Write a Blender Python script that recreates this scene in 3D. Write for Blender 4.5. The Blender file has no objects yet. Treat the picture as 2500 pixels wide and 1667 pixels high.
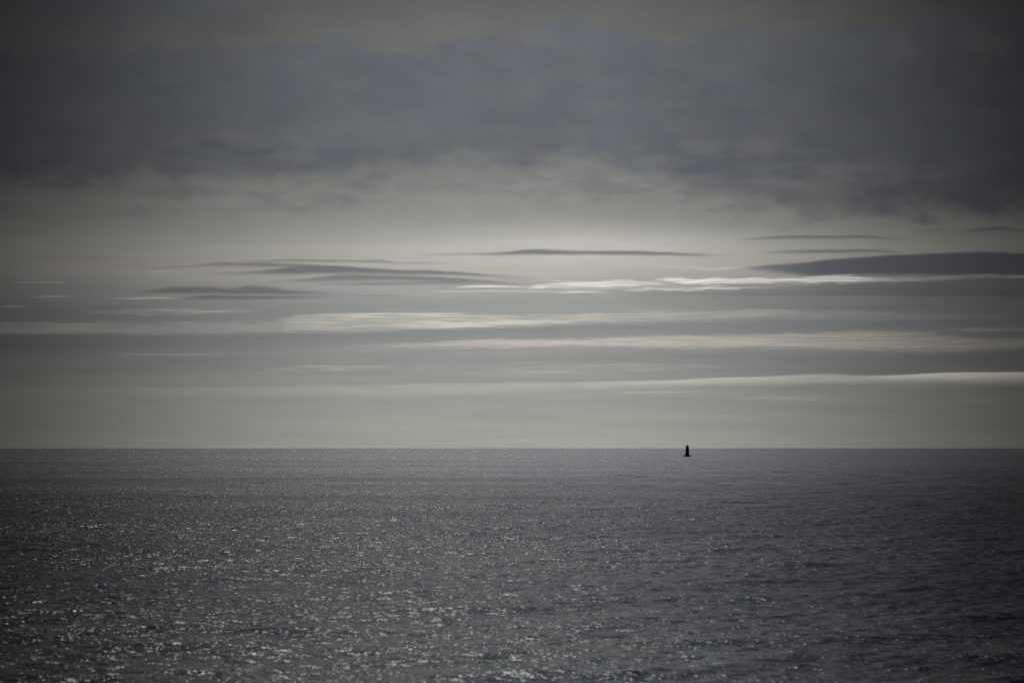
import bpy, bmesh, math, random
import numpy as np
from mathutils import Vector

R_ = math.radians
sc = bpy.context.scene
col = sc.collection

# ------------------------------------------------------------------ camera
EYE = 5.5
FPX = 2500 * 85 / 36.0            # focal length in pixels of the 2500 px wide frame
PITCH = R_(2.452)
cam_d = bpy.data.cameras.new('camera')
cam_d.lens = 85.0
cam_d.sensor_width = 36.0
cam_d.clip_start = 0.5
cam_d.clip_end = 60000.0
cam_d.dof.use_dof = True
cam_d.dof.focus_distance = 900.0
cam_d.dof.aperture_fstop = 1.4
cam = bpy.data.objects.new('camera', cam_d)
col.objects.link(cam)
cam.location = (0, 0, EYE)
cam.rotation_euler = (math.pi / 2 + PITCH, 0, R_(-0.02))
sc.camera = cam

# ------------------------------------------------------------------ exposure, sampling
EXPO = -3.0                        # the picture is exposed for the bright clouds: everything else is dark
sc.view_settings.view_transform = 'Standard'
sc.view_settings.look = 'None'
sc.view_settings.exposure = EXPO
sc.view_settings.gamma = 1.0
sc.view_settings.use_curve_mapping = False
sc.render.engine = 'CYCLES'
sc.cycles.use_denoising = False
sc.cycles.max_bounces = 3
sc.cycles.glossy_bounces = 2
sc.cycles.sample_clamp_direct = 30.0
sc.cycles.sample_clamp_indirect = 30.0
sc.cycles.use_adaptive_sampling = False
sc.cycles.pixel_filter_type = 'BLACKMAN_HARRIS'

# ------------------------------------------------------------------ sun behind thin cloud, above the frame
SUN_AZ, SUN_EL = -3.2, 36.0
sun_d = bpy.data.lights.new('sun', 'SUN')
sun_d.energy = 0.45
sun_d.angle = R_(4.0)
sun_d.color = (1.0, 0.95, 0.76)
sun = bpy.data.objects.new('sun', sun_d)
col.objects.link(sun)
sd = Vector((math.sin(R_(SUN_AZ)) * math.cos(R_(SUN_EL)), math.cos(R_(SUN_AZ)) * math.cos(R_(SUN_EL)), math.sin(R_(SUN_EL))))
sun.rotation_euler = sd.to_track_quat('Z', 'Y').to_euler()
sun.location = (0, 0, 50)

# ------------------------------------------------------------------ sky
world = bpy.data.worlds.new('World')
sc.world = world
world.use_nodes = True
world.cycles.sampling_method = 'NONE'
nt = world.node_tree
nt.nodes.clear()
L = nt.links


def lin(c):
    return tuple(((v / 255 + 0.055) / 1.055) ** 2.4 if v > 10.3 else v / 255 / 12.92 for v in c)


def sky_dir(px, py):
    """azimuth and elevation (degrees) of a place in the sky, read off the 2500 x 1667 photograph"""
    x = (px - 1250) / FPX
    y = (833.5 - py) / FPX
    Y = math.cos(PITCH) - y * math.sin(PITCH)
    Z = math.sin(PITCH) + y * math.cos(PITCH)
    return math.degrees(math.atan2(x, Y)), math.degrees(math.atan2(Z, math.hypot(x, Y)))


class G:
    """tiny helper for node graphs"""
    def __init__(s, tree):
        s.t = tree

    def put(s, sock, v):
        if v is None:
            return
        if hasattr(v, 'node'):
            s.t.links.new(v, sock)
        else:
            sock.default_value = v

    def m(s, op, a, b=None, c=None, clamp=False):
        n = s.t.nodes.new('ShaderNodeMath')
        n.operation = op
        n.use_clamp = clamp
        for i, v in enumerate((a, b, c)):
            s.put(n.inputs[i], v)
        return n.outputs[0]

    def vm(s, op, a, b=None, scale=None):
        n = s.t.nodes.new('ShaderNodeVectorMath')
        n.operation = op
        s.put(n.inputs[0], a)
        if b is not None:
            s.put(n.inputs[1], b)
        if scale is not None:
            s.put(n.inputs['Scale'], scale)
        return n.outputs['Value'] if op in ('LENGTH', 'DOT_PRODUCT') else n.outputs[0]

    def comb(s, x, y, z):
        n = s.t.nodes.new('ShaderNodeCombineXYZ')
        s.put(n.inputs[0], x); s.put(n.inputs[1], y); s.put(n.inputs[2], z)
        return n.outputs[0]

    def sep(s, v):
        n = s.t.nodes.new('ShaderNodeSeparateXYZ')
        s.put(n.inputs[0], v)
        return n.outputs

    def noise(s, vec, scale=1.0, detail=3.0, rough=0.5, dist=0.0, colour=False):
        n = s.t.nodes.new('ShaderNodeTexNoise')
        s.put(n.inputs['Vector'], vec)
        n.inputs['Scale'].default_value = scale
        n.inputs['Detail'].default_value = detail
        n.inputs['Roughness'].default_value = rough
        n.inputs['Distortion'].default_value = dist
        return n.outputs['Color'] if colour else n.outputs['Fac']

    def smooth(s, v, a, b, lo=0.0, hi=1.0):
        n = s.t.nodes.new('ShaderNodeMapRange')
        n.interpolation_type = 'SMOOTHSTEP'
        s.put(n.inputs['Value'], v)
        s.put(n.inputs['From Min'], a); s.put(n.inputs['From Max'], b)
        n.inputs['To Min'].default_value = lo; n.inputs['To Max'].default_value = hi
        return n.outputs[0]

    def mix(s, f, a, b):
        n = s.t.nodes.new('ShaderNodeMix')
        n.data_type = 'RGBA'
        s.put(n.inputs['Factor'], f)
        s.put(n.inputs[6], a if hasattr(a, 'node') else tuple(a) + (1,))
        s.put(n.inputs[7], b if hasattr(b, 'node') else tuple(b) + (1,))
        return n.outputs[2]

    def curves(s, t, chans):
        """three curves of one value at once; each a list of (x, y)"""
        n = s.t.nodes.new('ShaderNodeRGBCurve')
        mp = n.mapping
        mp.use_clip = False
        mp.extend = 'HORIZONTAL'
        for k, pts in enumerate(chans):
            cv = mp.curves[k]
            while len(cv.points) > 2:
                cv.points.remove(cv.points[0])
            cv.points[0].location = pts[0]
            cv.points[1].location = pts[-1]
            for p in pts[1:-1]:
                cv.points.new(*p)
            for p in cv.points:
                p.handle_type = 'AUTO_CLAMPED'
        mp.update()
        s.put(n.inputs['Color'], t)
        return n.outputs[0]


g = G(nt)
tc = nt.nodes.new('ShaderNodeTexCoord')
dx, dy, dz = g.sep(tc.outputs['Generated'])
AZ = g.m('MULTIPLY', g.m('ARCTAN2', dx, dy), 180 / math.pi)
EL = g.m('MULTIPLY', g.m('ARCSINE', dz), 180 / math.pi)
AZR, ELR = 16.0, 16.0              # the clouds are traced over 32 degrees of azimuth and 16 of elevation
TAZ = g.m('DIVIDE', g.m('ADD', AZ, AZR), 2 * AZR)
PX = math.degrees(1 / FPX)

# slow and wispy wandering of the cloud edges
flat = g.comb(AZ, g.m('MULTIPLY', EL, 7.0), 3.1)
n_soft = g.noise(flat, 0.55, 2.0, 0.5)
n_wisp = g.noise(g.comb(g.m('MULTIPLY', AZ, 0.8), g.m('MULTIPLY', EL, 16.0), 3.1), 2.2, 6.0, 0.6, 0.3)
broad = g.comb(AZ, g.m('MULTIPLY', EL, 1.9), 7.7)
n_bank = g.noise(broad, 0.95, 6.0, 0.56, 0.25)
n_bank2 = g.noise(broad, 0.33, 4.0, 0.55, 0.6)
EL_soft = g.m('ADD', EL, g.m('MULTIPLY', g.m('SUBTRACT', n_soft, 0.5), 0.07))
EL_lens = g.m('ADD', EL_soft, g.m('MULTIPLY', g.m('SUBTRACT', n_wisp, 0.5), 0.07))
EL_wisp = g.m('ADD', EL_soft, g.m('MULTIPLY', g.m('SUBTRACT', n_wisp, 0.5), 0.25))
EL_bank = g.m('ADD', EL, g.m('MULTIPLY', g.m('SUBTRACT', n_bank, 0.5), 1.25))
tex_wisp = g.smooth(g.noise(g.comb(g.m('MULTIPLY', AZ, 0.55), g.m('MULTIPLY', EL, 24.0), 1.3), 1.4, 6.0, 0.64, 0.3), 0.40, 0.62)

# the sky between the clouds, horizon upwards, as the photograph shows it straight ahead
base_pts = [(1092, (161, 160, 153)), (1000, (156, 156, 150)), (930, (152, 153, 148)), (870, (149, 151, 148)), (800, (150, 152, 150)),
            (740, (156, 158, 155)), (700, (163, 163, 159)), (660, (176, 172, 166)), (620, (173, 171, 164)), (575, (160, 159, 153)),
            (530, (147, 147, 142)), (480, (138, 138, 134)), (430, (130, 130, 127)), (330, (124, 123, 120)), (200, (117, 116, 113)),
            (90, (107, 107, 105)), (35, (101, 102, 101)), (0, (97, 98, 98))]
HI = [(12.5, (103, 108, 115)), (16.0, (107, 115, 124))]


def base_curves():
    ch = [[], [], []]
    for y, c in base_pts:
        e = sky_dir(1250, y)[1] / ELR
        for k in range(3):
            ch[k].append((max(e, 0.0), lin(c)[k]))
    for e, c in HI:
        for k in range(3):
            ch[k].append((min(e / ELR, 1.0), lin(c)[k]))
    return ch


SKY = g.curves(g.m('DIVIDE', EL, ELR), base_curves())
# the veiled glow low over the sea
ga, ge = sky_dir(1440, 606)
gq = g.m('ADD', g.m('POWER', g.m('ABSOLUTE', g.m('DIVIDE', g.m('SUBTRACT', AZ, ga), 4.6)), 2.0),
         g.m('POWER', g.m('ABSOLUTE', g.m('DIVIDE', g.m('SUBTRACT', EL_soft, ge), 0.50)), 2.0))
glow = g.m('EXPONENT', g.m('MULTIPLY', gq, -1.0))
SKY = g.vm('ADD', SKY, g.vm('SCALE', (0.115, 0.109, 0.099), scale=g.m('MULTIPLY', glow, 1.05)))


def band(pts, colour, el, st=3.0, sb=3.0, tex=None, amount=1.0):
    """a cloud: upper and lower edge and density along its length, st and sb the softness of the edges in pixels"""
    global SKY
    if el is EL_lens:
        st, sb = st * 0.85, sb * 0.95
    top, bot, den = [], [], []
    for (x, yt, yb, d) in pts:
        a, et = sky_dir(x, yt)
        _, eb = sky_dir(x, yb)
        t = (a + AZR) / (2 * AZR)
        top.append((t, et / ELR)); bot.append((t, eb / ELR)); den.append((t, d))
    o = g.sep(g.curves(TAZ, (top, bot, den)))
    e = g.m('DIVIDE', el, ELR)
    q = PX / ELR
    up = g.smooth(g.m('SUBTRACT', o[0], e), -st * q, st * q)
    dn = g.smooth(g.m('SUBTRACT', e, o[1]), -sb * q, sb * q)
    f = g.m('MULTIPLY', g.m('MULTIPLY', up, dn), o[2])
    if tex is not None:
        f = g.m('MULTIPLY', f, tex)
    if amount != 1.0:
        f = g.m('MULTIPLY', f, amount)
    SKY = g.mix(f, SKY, colour)


SLATE = lin((99, 104, 111))
GREY = lin((117, 120, 122))
WHITE = (0.80, 0.78, 0.71)
CREAM = lin((206, 199, 188))
PINK = lin((211, 200, 189))

# the great dark bank
lumps = g.noise(g.comb(AZ, g.m('MULTIPLY', EL, 3.2), 11.0), 0.75, 7.0, 0.58, 0.12)
bank_tex = g.m('MULTIPLY', g.smooth(n_bank2, 0.25, 0.6, 0.86, 1.0), g.smooth(lumps, 0.32, 0.62, 1.0, 0.84))
band([(-250, 110, 430, 1), (0, 128, 425, 1), (60, 135, 428, 1), (120, 110, 432, 1), (200, 122, 432, 1), (300, 128, 428, 1), (380, 108, 420, 1),
      (440, 125, 428, 1), (560, 122, 425, 1), (640, 128, 425, 1), (670, 102, 432, 1), (850, 92, 425, 1), (950, 115, 408, 1), (1020, 125, 398, 1),
      (1100, 108, 388, 1), (1250, 95, 394, 1), (1380, 55, 400, 1), (1480, 64, 402, 1), (1560, 85, 424, 1), (1680, 100, 440, 1), (1780, 66, 478, 1),
      (1850, 75, 500, 1), (2000, 68, 512, 1), (2100, 62, 515, 1), (2200, 64, 517, 1), (2260, 35, 520, 1), (2400, 42, 520, 1), (2500, 50, 518, 1),
      (2750, 60, 520, 1)], SLATE, EL_bank, 16, 32, bank_tex)
band([(-200, -60, 30, 1), (140, -60, 40, 1), (400, -60, 50, 1), (600, -60, 28, .6), (760, -60, 0, 0)], SLATE, EL_bank, 20, 25, None, 0.75)
# thinner lit places in it
hole = g.smooth(lumps, 0.36, 0.62)
for cx, cy, rx, ry, am in ((590, 365, 240, 34, .24), (850, 206, 70, 10, .2), (1620, 372, 160, 14, .22), (1820, 400, 300, 60, .2), (2200, 130, 110, 20, .2),
                           (2400, 110, 80, 40, .2), (1330, 100, 80, 12, .25), (2060, 455, 280, 60, .3)):
    band([(cx - rx, cy, cy, 0), (cx - rx * .5, cy - ry * .8, cy + ry * .8, 1), (cx, cy - ry, cy + ry, 1), (cx + rx * .5, cy - ry * .8, cy + ry * .8, 1), (cx + rx, cy, cy, 0)],
         lin((136, 135, 131)), EL_bank, 28, 28, hole, am)
# ragged dark scraps under it
scrap = g.smooth(lumps, 0.44, 0.62)
band([(250, 440, 500, 0), (500, 440, 500, .8), (800, 430, 505, .8), (1000, 430, 480, .5), (1250, 420, 490, .7), (1450, 420, 480, .8), (1700, 440, 520, .8), (2000, 470, 540, .5), (2300, 480, 540, 0)],
     lin((106, 109, 112)), EL_bank, 38, 42, scrap, 0.62)

# broad soft dark layers between the bright ones
band([(-250, 812, 868, 1), (0, 814, 866, 1), (600, 812, 852, .75), (1250, 800, 826, .7), (1500, 792, 818, .6), (2000, 784, 812, .6), (2500, 776, 815, .7), (2750, 776, 815, .7)], lin((112, 115, 118)), EL_soft, 5, 22, None, 0.52)
band([(1350, 724, 745, 0), (1700, 718, 757, .5), (2100, 716, 762, .8), (2500, 712, 775, 1), (2750, 712, 775, 1)], lin((112, 114, 116)), EL_soft, 15, 12, None, 0.45)
band([(900, 862, 890, 0), (1400, 862, 905, .4), (1800, 860, 915, .6), (2200, 862, 912, 1), (2500, 860, 900, 1), (2750, 860, 900, 1)], lin((118, 119, 119)), EL_soft, 14, 14, None, 0.42)
band([(-250, 865, 935, .8), (200, 865, 930, .6), (900, 870, 905, .3), (1300, 870, 900, 0)], lin((122, 122, 118)), EL_soft, 14, 20, None, 0.40)
band([(-250, 735, 785, .8), (300, 740, 790, .7), (700, 738, 772, .5), (1250, 728, 764, .25), (1500, 728, 762, 0)], lin((122, 123, 121)), EL_soft, 14, 14, None, 0.45)
band([(1480, 702, 724, 0), (1750, 697, 724, .5), (2000, 690, 723, .8), (2250, 686, 724, 1), (2500, 676, 724, 1), (2750, 676, 724, 1)], lin((112, 114, 120)), EL_soft, 6, 5, None, 0.72)

# bright wisps
band([(-200, 786, 814, .9), (0, 786, 814, .9), (228, 788, 812, .7), (319, 791, 814, .45), (478, 788, 815, .45), (638, 790, 812, .45), (700, 776, 810, .7), (740, 769, 810, 1),
      (903, 766, 808, 1), (1010, 765, 803, 1), (1116, 766, 801, 1), (1250, 769, 796, 1), (1409, 767, 790, 1), (1516, 764, 786, .85), (1590, 761, 784, .8), (1728, 761, 779, .75),
      (1835, 756, 774, .8), (1941, 757, 771, .6), (2100, 758, 769, .4), (2300, 763, 768, 0)], CREAM, EL_wisp, 3, 8, g.m('ADD', g.m('MULTIPLY', tex_wisp, .7), .3), 0.66)
band([(690, 773, 776, 0), (760, 768, 776, .8), (903, 766, 773, 1), (1100, 765, 772, .7), (1250, 767, 770, 0)], WHITE, EL_soft, 2, 3, tex_wisp, 0.5)
band([(950, 790, 795, 0), (1050, 784, 798, .8), (1180, 784, 796, 1), (1330, 781, 791, .8), (1450, 778, 784, 0)], WHITE, EL_wisp, 3, 4, None, 0.45)
band([(150, 762, 764, 0), (319, 755, 766, .6), (478, 752, 766, 1), (558, 755, 762, 1), (664, 759, 761, 0)], CREAM, EL_wisp, 3, 4, tex_wisp, 0.6)
band([(780, 845, 847, 0), (900, 842, 846, .4), (1010, 838, 846, .8), (1250, 828, 846, 1), (1409, 828, 843, 1), (1590, 822, 846, 1), (1700, 820, 848, 1), (1835, 817, 846, 1),
      (1941, 815, 850, .95), (2100, 809, 853, .9), (2200, 810, 856, .9), (2260, 814, 858, .8), (2350, 822, 856, .8), (2500, 827, 850, .8), (2700, 830, 850, .8)],
     PINK, EL_wisp, 5, 8, g.m('ADD', g.m('MULTIPLY', tex_wisp, .5), .5), 0.78)
band([(1900, 852, 866, 0), (2100, 850, 872, 1), (2300, 852, 868, .8), (2450, 856, 864, 0)], lin((150, 143, 138)), EL_wisp, 6, 8, tex_wisp, 0.6)
band([(2190, 806, 814, 0), (2300, 803, 812, .5), (2400, 802, 810, 1), (2500, 799, 809, 1), (2700, 799, 809, 1)], CREAM, EL_wisp, 4, 4, tex_wisp, 0.7)
band([(620, 905, 908, 0), (720, 895, 908, .8), (830, 892, 906, 1), (983, 893, 899, 0)], CREAM, EL_wisp, 5, 5, tex_wisp, 0.42)
band([(1200, 885, 912, 0), (1383, 884, 912, 1), (1550, 886, 908, 1), (1781, 890, 902, 0)], PINK, EL_wisp, 8, 8, tex_wisp, 0.22)
band([(260, 864, 867, 0), (420, 863, 868, 1), (560, 861, 865, 0)], CREAM, EL_soft, 3, 3, None, 0.22)
band([(0, 948, 968, .08), (600, 944, 966, .14), (1100, 936, 960, .25), (1250, 934, 956, .25), (1450, 932, 948, .38), (1569, 930, 942, .6), (1728, 923, 938, .75), (1888, 918, 935, .8), (2010, 914, 933, .75), (2100, 917, 932, .75),
      (2180, 917, 931, 1), (2260, 912, 932, 1), (2340, 909, 934, 1), (2472, 909, 936, 1), (2700, 911, 938, 1)], lin((222, 219, 206)), EL_soft, 2.2, 11, g.m('ADD', g.m('MULTIPLY', tex_wisp, .25), .75), 0.80)
band([(2080, 917, 922, 0), (2200, 914, 924, .5), (2340, 909.5, 924, .9), (2472, 909, 922, 1), (2700, 911, 924, 1)], (1.15, 1.10, 0.95), EL_soft, 2, 9, None, 0.75)
band([(1500, 956, 959, 0), (1600, 955, 960, 1), (1720, 958, 960, 0)], CREAM, EL_soft, 2, 3, None, 0.25)
band([(1780, 968, 974, 0), (1950, 966, 976, 1), (2080, 968, 973, .6), (2200, 970, 973, 0)], CREAM, EL_wisp, 3, 3, None, 0.16)
band([(600, 1034, 1037, 0), (760, 1033, 1037, 1), (880, 1035, 1037, 0)], CREAM, EL_soft, 2, 3, None, 0.12)
for x0, x1, y, am in ((40, 165, 690, .45), (85, 180, 724, .5), (290, 450, 729.5, .6), (0, 60, 749, .45), (360, 410, 663, .3)):
    xm = (x0 + x1) / 2
    band([(x0 - 20, y, y, 0), (x0 + 10, y - 1.5, y + 1.5, .8), (xm, y - 3, y + 1.5, 1), (x1, y - 1, y + 1, .7), (x1 + 25, y, y, 0)], lin((225, 212, 198)), EL_soft, 2, 2, None, am)

# lens-shaped dark clouds
band([(560, 640, 641, 0), (620, 636.5, 640, .6), (746, 633, 637.5, 1), (850, 634, 639, .9), (938, 635, 640, 1), (975, 639, 642, .7), (1040, 639, 643, .6), (1110, 643, 645, 0)], GREY, EL_lens, 3.6, 5.9, None, 0.80)
band([(330, 652, 654, 0), (415, 650, 652.5, .5), (491, 645, 649, .9), (555, 641, 648.5, 1), (661, 642, 651, 1), (768, 645, 653, .9), (870, 652, 658, .6), (938, 655, 660, 0)], GREY, EL_lens, 4.35, 7.6, None, 0.85)
band([(500, 667, 668, 0), (560, 665, 668, .6), (620, 662, 668, .8), (670, 657, 669, .9), (730, 650, 669, 1), (810, 649, 668, 1), (895, 653, 668, 1), (960, 657, 669, 1), (1044, 659, 670, 1),
      (1108, 663, 672, 1), (1193, 669, 676, .7), (1270, 675, 679, .3), (1340, 679, 681, 0)], GREY, EL_lens, 4.35, 6.75, None, 0.93)
band([(630, 687, 689, 0), (725, 682, 687.5, .7), (789, 675, 687, .9), (853, 671, 685, 1), (938, 672, 685, 1), (1065, 675, 688, 1), (1150, 682, 693, .9), (1230, 689, 694, .5), (1310, 693, 695, 0)], GREY, EL_lens, 4.35, 7.6, None, 0.82)
band([(740, 693, 695, 0), (874, 689.5, 695.5, .9), (980, 690, 696, 1), (1065, 688, 694, .8), (1193, 691, 694, 0)], GREY, EL_lens, 4.35, 5.9, None, 0.7)
band([(300, 716, 718, 0), (385, 706, 717, .8), (428, 702, 717, 1), (504, 701, 717, 1), (560, 704, 717, 1), (615, 698, 717, 1), (661, 701, 717, 1), (704, 708, 717, 1), (768, 713, 718, .9), (830, 717, 719, .4), (900, 720, 722, 0)], GREY, EL_lens, 6.6, 5.05, None, 0.86)
band([(400, 730, 731, 0), (470, 725, 731, .9), (513, 721, 731, 1), (598, 722, 731, 1), (683, 723, 730, 1), (789, 724, 727, .6), (850, 725, 727, 0)], GREY, EL_lens, 5.1, 5.9, None, 0.85)
band([(840, 722, 724, 0), (920, 721, 725, 1), (1010, 724, 726, 0)], GREY, EL_lens, 3.6, 4.2, None, 0.4)
band([(1010, 621, 623, 0), (1100, 619.5, 622, .8), (1189, 618, 622, .9), (1255, 614, 622, 1), (1296, 610, 622, 1), (1386, 612, 621.5, 1), (1517, 613, 622, 1), (1606, 615.5, 623, 1), (1695, 618, 624, .8), (1755, 621, 624, .4), (1840, 623, 625, 0)], GREY, EL_lens, 5.1, 5.05, None, 0.90)
band([(1780, 582, 585, 0), (1840, 580, 584, .7), (1904, 576, 583, 1), (1963, 575, 583, 1), (2052, 575, 582, 1), (2100, 574, 581, 1), (2171, 580, 584, .8), (2260, 584, 586, 0)], GREY, EL_lens, 5.1, 5.9, None, 0.8)
band([(1840, 616, 618, 0), (1933, 611, 616.5, .8), (1993, 608.5, 615.5, 1), (2112, 609.5, 615, 1), (2201, 613, 616, 0)], GREY, EL_lens, 4.35, 5.05, None, 0.8)
band([(2210, 564, 566, 0), (2270, 560, 563.5, 1), (2330, 561, 564, .6), (2370, 564, 566, 0)], lin((104, 105, 105)), EL_lens, 5.1, 5.9, None, 0.5)
band([(2340, 566, 568, 0), (2390, 558, 564, .9), (2433, 553, 561, 1), (2475, 557, 563, .9), (2520, 564, 566, 0)], lin((98, 99, 100)), EL_lens, 4.35, 7.6, None, 0.65)
band([(1790, 654, 657, 0), (1830, 652, 658, .7), (1904, 646, 664, .85), (1981, 640, 672, .95), (2023, 634, 672, 1), (2112, 628, 671, 1), (2201, 621.5, 671, 1), (2290, 618.5, 672, 1), (2380, 616.5, 672, 1), (2500, 618, 671, 1), (2700, 622, 671, 1)],
     lin((105, 108, 116)), EL_lens, 5.1, 9.3, None, 0.97)

# the brightest wisps, lit from behind
rag = g.m('ADD', g.m('MULTIPLY', tex_wisp, .55), .45)
band([(1110, 700.5, 702, 0), (1150, 698.5, 702, .9), (1200, 697.5, 702.5, 1), (1245, 698.5, 702, .9), (1290, 700, 702, 0)], WHITE, EL_soft, 2, 2, None, 0.9)
band([(1270, 702, 703, 0), (1300, 698, 703, .7), (1345, 690, 702, 1), (1427, 686, 702, 1), (1529, 683, 699, 1), (1576, 684.5, 696, 1), (1620, 691, 695, .5), (1680, 694, 696, 0)], WHITE, EL_wisp, 3, 5, rag, 0.95)
band([(1590, 682, 684, 0), (1625, 680, 686, .8), (1695, 681, 693, 1), (1814, 679, 690, 1), (1933, 678, 687, 1), (1993, 676, 689, 1), (2082, 674, 688, 1), (2112, 677, 686, .9), (2150, 680, 686, .6), (2201, 681, 685, .4),
      (2290, 675.5, 679, .35), (2380, 673, 676, .35), (2440, 674, 677, .5), (2500, 672, 676, .7), (2700, 672, 676, .5)], (1.05, 1.03, 0.95), EL_wisp, 2.5, 4, rag, 0.95)
band([(1290, 706, 709, 0), (1400, 702, 709, .5), (1560, 700, 706, .6), (1700, 696, 703, .4), (1800, 694, 700, 0)], CREAM, EL_wisp, 4, 4, None, 0.55)
band([(1520, 710, 711, 0), (1560, 707, 710, .8), (1636, 704.5, 708, .8), (1755, 701, 706, 1), (1815, 699.5, 703, 1), (1860, 699, 701, .5), (1945, 694, 697, .45), (2020, 692, 695, 0)], WHITE, EL_wisp, 2, 2.5, None, 0.8)
band([(1360, 714, 715, 0), (1410, 711, 714.5, 1), (1440, 711.5, 714, 1), (1485, 713, 714, 0)], WHITE, EL_soft, 2, 2, None, 0.75)
band([(1040, 711, 713, 0), (1150, 709, 713, 1), (1300, 709, 713, .8), (1420, 711, 713, 0)], CREAM, EL_soft, 2, 3, None, 0.6)
band([(1560, 651, 653, 0), (1650, 652, 655, .5), (1740, 655, 657.5, 1), (1800, 653, 656.5, 1), (1835, 654, 656, 0)], WHITE, EL_wisp, 2, 2, None, 0.45)
band([(2050, 703, 706, 0), (2120, 704, 709, 1), (2250, 705, 709, .8), (2400, 706, 708, 0)], GREY, EL_soft, 3, 3, None, 0.5)

# thin layers of haze and fibres through the clear part
fib = g.noise(g.comb(g.m('MULTIPLY', AZ, 0.22), g.m('MULTIPLY', EL, 3.6), 21.0), 1.0, 6.0, 0.62, 0.35)
vary = g.m('ADD', 1.0, g.m('MULTIPLY', g.m('SUBTRACT', fib, 0.5), g.smooth(EL, 4.2, 7.0, 0.36, 0.05)))
puff = g.noise(g.comb(AZ, g.m('MULTIPLY', EL, 1.8), 31.0), 0.6, 7.0, 0.6, 0.1)
vary = g.m('ADD', vary, g.m('MULTIPLY', g.m('SUBTRACT', puff, 0.5), g.smooth(EL, 4.6, 6.2, 0.0, 0.42)))
SKY = g.vm('SCALE', SKY, scale=vary)

# lens vignette put into sky colour: darker away from straight ahead, faster higher up
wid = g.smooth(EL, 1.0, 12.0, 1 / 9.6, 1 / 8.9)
vignette = g.m('EXPONENT', g.m('MULTIPLY', g.m('POWER', g.m('ABSOLUTE', g.m('MULTIPLY', AZ, wid)), 2.4), -1.0))
vignette = g.m('ADD', g.m('MULTIPLY', vignette, 0.98), 0.02)
# overcast overhead
hi = g.mix(g.smooth(EL, 14.0, 40.0), (1.0, 1.0, 1.0), (1.3, 1.38, 1.48))
SKY = g.vm('MULTIPLY', SKY, hi)
SKY = g.vm('SCALE', SKY, scale=g.m('MULTIPLY', vignette, 2.0 ** -EXPO))
# clear air above the cloud, faintly through it
nish = nt.nodes.new('ShaderNodeTexSky')
nish.sky_type = 'NISHITA'
nish.sun_disc = False
nish.sun_elevation = R_(SUN_EL)
nish.sun_rotation = R_(SUN_AZ)
SKY = g.vm('ADD', SKY, g.vm('SCALE', nish.outputs[0], scale=0.002))
bg = nt.nodes.new('ShaderNodeBackground')
L.new(SKY, bg.inputs[0])
bg.inputs[1].default_value = 1.0
out = nt.nodes.new('ShaderNodeOutputWorld')
L.new(bg.outputs[0], out.inputs[0])

# ------------------------------------------------------------------ sea
RE = 6.371e6
rng = np.random.default_rng(7)


def wave_tile(n, size, lmin, lmax, ang, spread, slope, seed, p=2.0, peak=0.16):
    """height field of random wind waves on a periodic square, wavelengths lmin..lmax, with the given rms slope"""
    r = np.random.default_rng(seed)
    k1 = np.fft.fftfreq(n, size / n) * 2 * np.pi
    kx, ky = np.meshgrid(k1, k1)
    k = np.hypot(kx, ky)
    k[0, 0] = 1
    th = np.arctan2(ky, kx) - ang
    D = np.abs(np.cos(th)) ** spread
    lo, hi = 2 * np.pi / lmax, 2 * np.pi / lmin
    A = k ** (-p) * D * np.exp(-(lo / k) ** 4) * np.exp(-(k / hi) ** 4)
    A[0, 0] = 0
    F = A * (r.normal(size=(n, n)) + 1j * r.normal(size=(n, n)))
    h = np.real(np.fft.ifft2(F))
    h /= h.std()
    h = h + peak * h * h           # crests narrower and steeper than troughs
    h -= h.mean()
    gy, gx = np.gradient(h, size / n)
    h *= slope / math.sqrt((gx ** 2 + gy ** 2).mean())
    return h.astype(np.float32)


def sample(h, size, x, y, rot):
    n = h.shape[0]
    c, s = math.cos(rot), math.sin(rot)
    u = (c * x + s * y) / size * n
    v = (-s * x + c * y) / size * n
    iu = np.floor(u).astype(np.int64); iv = np.floor(v).astype(np.int64)
    fu = (u - iu).astype(np.float32); fv = (v - iv).astype(np.float32)
    a, b = iu % n, (iu + 1) % n
    c_, d = iv % n, (iv + 1) % n
    return (h[c_, a] * (1 - fu) + h[c_, b] * fu) * (1 - fv) + (h[d, a] * (1 - fu) + h[d, b] * fu) * fv


WDIR = math.pi / 2 + 0.25
tiles = [  # heightfield, size, rotation, distance where it fades (start, end)
    (wave_tile(512, 37.0, 0.45, 1.4, WDIR, 0.5, 0.042, 1), 37.0, 0.0, 170, 420),
    (wave_tile(512, 53.0, 0.6, 2.2, WDIR - 0.5, 0.5, 0.036, 2), 53.0, 0.6, 220, 520),
    (wave_tile(512, 241.0, 2.5, 10.0, WDIR, 1.3, 0.029, 3, 2.0, 0.24), 241.0, 0.2, 900, 2200),
    (wave_tile(512, 1270.0, 14.0, 60.0, WDIR + 0.3, 3.0, 0.005, 4), 1270.0, 0.1, 6000, 12000),
]
EXT = []


def wave_height(x, y):
    r = np.hypot(x, y)
    z = np.zeros_like(x)
    for h, size, rot, d0, d1 in tiles:
        w = np.clip((d1 - r) / (d1 - d0), 0, 1)
        z += w * sample(h, size, x, y, rot)
    return z


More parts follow.
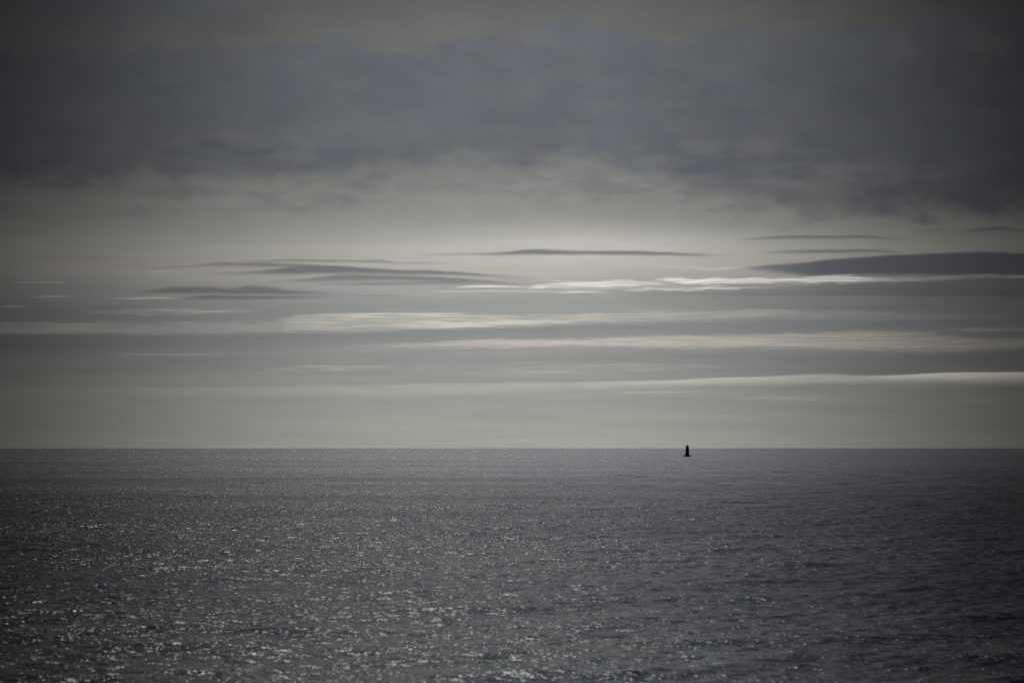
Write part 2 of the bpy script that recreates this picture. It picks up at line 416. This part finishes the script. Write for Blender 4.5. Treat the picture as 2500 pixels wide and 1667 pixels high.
def build_sea():
    radii = [0.0, 3, 6, 10, 15, 20, 25, 30, 35, 40, 44]
    r = 46.0
    while r < 15000:
        radii.append(r)
        r += max(0.14, min(0.14 * (r / 170.0) ** 2.2, r * 0.02)) if r > 170 else 0.14
    radii = np.array(radii)
    fine = np.radians(np.arange(-15.5, 15.51, 0.036))
    rest = np.radians(np.linspace(15.5, 344.5, 140))[1:-1]
    az = np.concatenate([fine, rest])
    nr, na = len(radii), len(az)
    Rr, Az = np.meshgrid(radii, az, indexing='ij')
    X = (Rr * np.sin(Az)).ravel(); Y = (Rr * np.cos(Az)).ravel()
    Z = wave_height(X, Y) - (X ** 2 + Y ** 2) / (2 * RE)
    co = np.stack([X, Y, Z], 1).astype(np.float32)
    i = np.arange(nr - 1)[:, None]; j = np.arange(na)[None, :]
    j2 = (j + 1) % na
    q = np.stack([i * na + j + 0 * j2, i * na + j2, (i + 1) * na + j2, (i + 1) * na + j + 0 * j2], -1).reshape(-1, 4)
    # counter-clockwise seen from above
    q = q[:, ::-1]
    nf = len(q)
    me = bpy.data.meshes.new('sea')
    me.vertices.add(len(co)); me.vertices.foreach_set('co', co.ravel())
    me.loops.add(nf * 4); me.loops.foreach_set('vertex_index', q.astype(np.int32).ravel())
    me.polygons.add(nf)
    me.polygons.foreach_set('loop_start', np.arange(0, nf * 4, 4, dtype=np.int32))
    me.polygons.foreach_set('use_smooth', np.ones(nf, dtype=bool))
    me.update(calc_edges=True)
    print('sea verts', len(co), 'rows', nr, 'cols', na)
    return me


def water_material():
    m = bpy.data.materials.new('sea_water')
    m.use_nodes = True
    t = m.node_tree
    t.nodes.clear()
    w = G(t)
    geo = t.nodes.new('ShaderNodeNewGeometry')
    P, N = geo.outputs['Position'], geo.outputs['Normal']
    px, py, pz = w.sep(P)
    flatp = w.comb(px, py, 0.0)
    dist = w.vm('LENGTH', flatp)
    far = w.smooth(dist, 150.0, 600.0)
    # ripples: slope vectors straight from vector noise
    rot = w.comb(w.m('MULTIPLY', px, 0.8), w.m('ADD', py, w.m('MULTIPLY', px, 0.2)), 0.0)
    half = (0.5, 0.5, 0.5)
    r1 = w.vm('SUBTRACT', w.noise(rot, 2.6, 1.0, 0.6, colour=True), half)
    r2 = w.vm('SUBTRACT', w.noise(rot, 9.5, 1.0, 0.5, colour=True), half)
    r3 = w.vm('SUBTRACT', w.noise(rot, 0.7, 2.0, 0.6, colour=True), half)
    # gusts roughen the water in long patches
    gust = w.smooth(w.noise(w.comb(w.m('MULTIPLY', px, 0.35), py, 5.0), 0.022, 4.0, 0.6), 0.32, 0.66, 0.72, 1.18)
    broad = w.vm('ADD', w.vm('ADD', w.vm('SCALE', r1, scale=RIP1), w.vm('SCALE', r2, scale=RIP2)), w.vm('SCALE', r3, scale=w.m('MULTIPLY', far, RIP3)))
    broad = w.vm('MULTIPLY', w.vm('SCALE', broad, scale=gust), (0.8, 1.0, 0.0))
    fine = w.vm('ADD', w.vm('SCALE', r1, scale=GL1), w.vm('SCALE', r2, scale=GL2))
    clump = w.smooth(w.noise(w.comb(w.m('MULTIPLY', px, 0.6), py, 2.0), 0.30, 2.0, 0.5), 0.34, 0.66, 0.68, 1.24)
    fine = w.vm('MULTIPLY', w.vm('SCALE', w.vm('SCALE', fine, scale=gust), scale=clump), (0.72, 1.0, 0.0))
    lane = w.noise(w.comb(w.m('MULTIPLY', px, 0.16), py, 9.0), 0.016, 5.0, 0.62)
    o = t.nodes.new('ShaderNodeOutputMaterial')
    mx = t.nodes.new('ShaderNodeMixShader')
    t.links.new(w.smooth(dist, 250.0, 1500.0, GLASSY, GLASSY * 0.5), mx.inputs[0])
    # most of the surface is ruffled by ripples too small to see; the rest is glassy and glitters
    deep = t.nodes.new('ShaderNodeBsdfDiffuse')
    deep.inputs[0].default_value = (0.012, 0.022, 0.036, 1)
    gl = t.nodes.new('ShaderNodeBsdfGlossy')
    gl.distribution = 'BECKMANN'
    gl.inputs['Color'].default_value = (0.96, 0.975, 1.0, 1)
    t.links.new(w.smooth(lane, 0.36, 0.64, ROUGH - 0.045, ROUGH + 0.045), gl.inputs['Roughness'])
    fr = t.nodes.new('ShaderNodeFresnel')
    fr.inputs['IOR'].default_value = 1.333
    nb = w.vm('NORMALIZE', w.vm('ADD', N, broad))
    t.links.new(nb, gl.inputs['Normal']); t.links.new(nb, fr.inputs['Normal'])
    mb = t.nodes.new('ShaderNodeMixShader')
    t.links.new(w.m('MULTIPLY', fr.outputs[0], w.smooth(dist, 40.0, 700.0, 0.46, 0.98)), mb.inputs[0])
    t.links.new(deep.outputs[0], mb.inputs[1]); t.links.new(gl.outputs[0], mb.inputs[2])
    t.links.new(mb.outputs[0], mx.inputs[1])
    b = t.nodes.new('ShaderNodeBsdfPrincipled')
    b.inputs['Base Color'].default_value = (0.012, 0.022, 0.036, 1)
    t.links.new(w.smooth(dist, 150.0, 1500.0, 0.14, 0.28), b.inputs['Roughness'])
    b.inputs['IOR'].default_value = 1.333
    t.links.new(w.vm('NORMALIZE', w.vm('ADD', N, fine)), b.inputs['Normal'])
    t.links.new(b.outputs[0], mx.inputs[2])
    t.links.new(mx.outputs[0], o.inputs[0])
    return m


GL1, GL2, GLASSY, ROUGH = 1.75, 0.9, 0.27, 0.235
RIP1, RIP2, RIP3 = 0.55, 1.06, 0.3
me = build_sea()
me.materials.append(water_material())
sea = bpy.data.objects.new('sea', me)
col.objects.link(sea)
sea['kind'] = 'structure'


# ------------------------------------------------------------------ buoy
def paint(name, colour, rough=0.55, metal=0.0, wear=0.35, rust=(0.05, 0.022, 0.010)):
    m = bpy.data.materials.new(name)
    m.use_nodes = True
    t = m.node_tree
    w = G(t)
    b = t.nodes['Principled BSDF']
    tcn = t.nodes.new('ShaderNodeTexCoord')
    v = tcn.outputs['Object']
    a = w.smooth(w.noise(v, 2.4, 6.0, 0.65), 0.55, 0.72)
    a = w.m('MULTIPLY', a, wear)
    fade = w.noise(v, 0.9, 3.0, 0.5)
    c = w.mix(w.smooth(fade, 0.3, 0.7), colour, tuple(x * 1.35 for x in colour))
    t.links.new(w.mix(a, c, rust), b.inputs['Base Color'])
    b.inputs['Roughness'].default_value = rough
    b.inputs['Metallic'].default_value = metal
    return m


def lathe(bm, prof, seg=40, cx=0.0, cy=0.0):
    rings = []
    for r, z in prof:
        rings.append([bm.verts.new((cx + r * math.cos(2 * math.pi * k / seg), cy + r * math.sin(2 * math.pi * k / seg), z)) for k in range(seg)])
    for a, b in zip(rings, rings[1:]):
        for k in range(seg):
            bm.faces.new((a[k], a[(k + 1) % seg], b[(k + 1) % seg], b[k]))
    bm.faces.new(list(reversed(rings[0])))
    bm.faces.new(rings[-1])


def tube(bm, p, q, r, seg=8):
    p, q = Vector(p), Vector(q)
    z = (q - p).normalized()
    x = z.orthogonal().normalized()
    y = z.cross(x)
    A, B = [], []
    for k in range(seg):
        a = 2 * math.pi * k / seg
        d = x * math.cos(a) * r + y * math.sin(a) * r
        A.append(bm.verts.new(p + d)); B.append(bm.verts.new(q + d))
    for k in range(seg):
        bm.faces.new((A[k], A[(k + 1) % seg], B[(k + 1) % seg], B[k]))
    bm.faces.new(list(reversed(A))); bm.faces.new(B)


def ring(bm, R0, z, r, seg=36, tilt=None, centre=(0, 0, 0), axis='Z'):
    pr = []
    for k in range(seg):
        a = 2 * math.pi * k / seg
        rr = []
        for j in range(8):
            b = 2 * math.pi * j / 8
            d = R0 + r * math.cos(b)
            if axis == 'Z':
                p = (centre[0] + d * math.cos(a), centre[1] + d * math.sin(a), z + r * math.sin(b))
            else:
                p = (centre[0] + d * math.cos(a), centre[1] + r * math.sin(b), z + d * math.sin(a))
            rr.append(bm.verts.new(p))
        pr.append(rr)
    for k in range(seg):
        for j in range(8):
            bm.faces.new((pr[k][j], pr[(k + 1) % seg][j], pr[(k + 1) % seg][(j + 1) % 8], pr[k][(j + 1) % 8]))


def part(name, fn, mat, parent, smooth=True):
    bm = bmesh.new()
    fn(bm)
    bmesh.ops.recalc_face_normals(bm, faces=bm.faces[:])
    m_ = bpy.data.meshes.new(name)
    bm.to_mesh(m_); bm.free()
    m_.materials.append(mat)
    if smooth:
        for p in m_.polygons:
            p.use_smooth = len(p.vertices) == 4
        try:
            m_.set_sharp_from_angle(angle=R_(35))
        except Exception:
            pass
    o = bpy.data.objects.new(name, m_)
    col.objects.link(o)
    o.parent = parent
    return o


GREEN = paint('green_buoy_paint', (0.010, 0.035, 0.026))
DARK = paint('dark_hull_paint', (0.012, 0.018, 0.018), 0.6)
STEEL = paint('galvanised_steel', (0.05, 0.055, 0.055), 0.5, 0.4)
LENS = bpy.data.materials.new('lantern_lens')
LENS.use_nodes = True
_b = LENS.node_tree.nodes['Principled BSDF']
_n = LENS.node_tree.nodes.new('ShaderNodeTexNoise')
_n.inputs['Scale'].default_value = 9
_r = LENS.node_tree.nodes.new('ShaderNodeMapRange')
_r.inputs['To Min'].default_value = 0.10; _r.inputs['To Max'].default_value = 0.2
LENS.node_tree.links.new(_n.outputs['Fac'], _r.inputs['Value'])
LENS.node_tree.links.new(_r.outputs[0], _b.inputs['Roughness'])
_b.inputs['Base Color'].default_value = (0.35, 0.36, 0.33, 1)
_b.inputs['Transmission Weight'].default_value = 0.6

BAZ = sky_dir(1679.8, 1090)[0]
BD = 1215.0
bx, by = BD * math.sin(R_(BAZ)), BD * math.cos(R_(BAZ))
bz = -BD ** 2 / (2 * RE) - 0.02
buoy = bpy.data.objects.new('navigation_buoy', None)
col.objects.link(buoy)
buoy.location = (bx, by, bz)
buoy.rotation_euler = (R_(0.6), R_(0.9), R_(20))
buoy['label'] = 'dark green channel buoy with tapered tower and lantern, afloat near the horizon'
buoy['category'] = 'buoy'

hull = part('float_hull', lambda b: lathe(b, [(1.3, -1.3), (2.05, -0.9), (2.22, -0.5), (2.25, 0.26), (2.16, 0.40), (1.9, 0.45)], 56), DARK, buoy)
part('fender_ring', lambda b: ring(b, 2.27, 0.14, 0.09, 56), DARK, hull)
tower = part('tower', lambda b: lathe(b, [(1.16, 0.40), (1.17, 0.55), (1.12, 0.95), (0.96, 1.35), (0.87, 1.65), (0.84, 2.0), (0.83, 2.95), (0.86, 3.05)], 40), GREEN, buoy)


def ribs(b):
    ring(b, 0.85, 1.92, 0.03)
    for k in range(8):
        a = 2 * math.pi * k / 8 + .1
        tube(b, (0.85 * math.cos(a), 0.85 * math.sin(a), 1.9), (0.85 * math.cos(a), 0.85 * math.sin(a), 3.0), 0.035)


part('rib_frame', ribs, GREEN, tower)


def gallery(b):
    lathe(b, [(0.80, 3.00), (1.06, 3.04), (1.16, 3.09), (1.16, 3.19), (0.8, 3.18)], 40)


plat = part('platform', gallery, GREEN, buoy)


def rail(b):
    for z in (3.34,):
        ring(b, 1.10, z, 0.022, 36)
    for k in range(10):
        a = 2 * math.pi * k / 10
        tube(b, (1.10 * math.cos(a), 1.10 * math.sin(a), 3.15), (1.10 * math.cos(a), 1.10 * math.sin(a), 3.34), 0.02)


part('railing', rail, STEEL, plat)
day = part('daymark', lambda b: lathe(b, [(0.80, 3.18), (0.80, 3.35), (0.76, 3.6), (0.68, 4.7), (0.665, 5.05), (0.75, 5.08), (0.75, 5.34), (0.62, 5.38)], 40), GREEN, buoy)


def slats(b):
    for k in range(12):
        a = 2 * math.pi * k / 12
        tube(b, (0.79 * math.cos(a), 0.79 * math.sin(a), 3.35), (0.68 * math.cos(a), 0.68 * math.sin(a), 5.05), 0.025)


part('slat_cage', slats, GREEN, day)


def ladder(b):
    for s in (-.17, .17):
        tube(b, (s, -1.26, 0.42), (s, -0.99, 1.6), 0.022)
        tube(b, (s, -0.99, 1.6), (s, -0.96, 3.05), 0.022)
    for k in range(9):
        z = 0.6 + k * 0.28
        y = -1.26 + (z - .42) / 1.18 * .27 if z < 1.6 else -0.98
        tube(b, (-.17, y, z), (.17, y, z), 0.016)


part('ladder', ladder, STEEL, buoy)
for s in (-1, 1):
    part('lifting_eye', lambda b: ring(b, 0.13, 0.52, 0.03, 18, centre=(1.62 * s, 0.2, 0), axis='Y'), STEEL, buoy)
lan = part('lantern', lambda b: lathe(b, [(0.16, 5.32), (0.16, 5.36), (0.06, 5.40), (0.06, 5.56), (0.17, 5.58), (0.17, 5.62)], 20), STEEL, buoy)
part('lens', lambda b: lathe(b, [(0.17, 5.62), (0.19, 5.70), (0.19, 5.88), (0.14, 5.98), (0.06, 6.04)], 20), LENS, lan)
part('bird_spike', lambda b: tube(b, (0, 0, 6.0), (0, 0, 6.14), 0.012, 6), STEEL, lan)
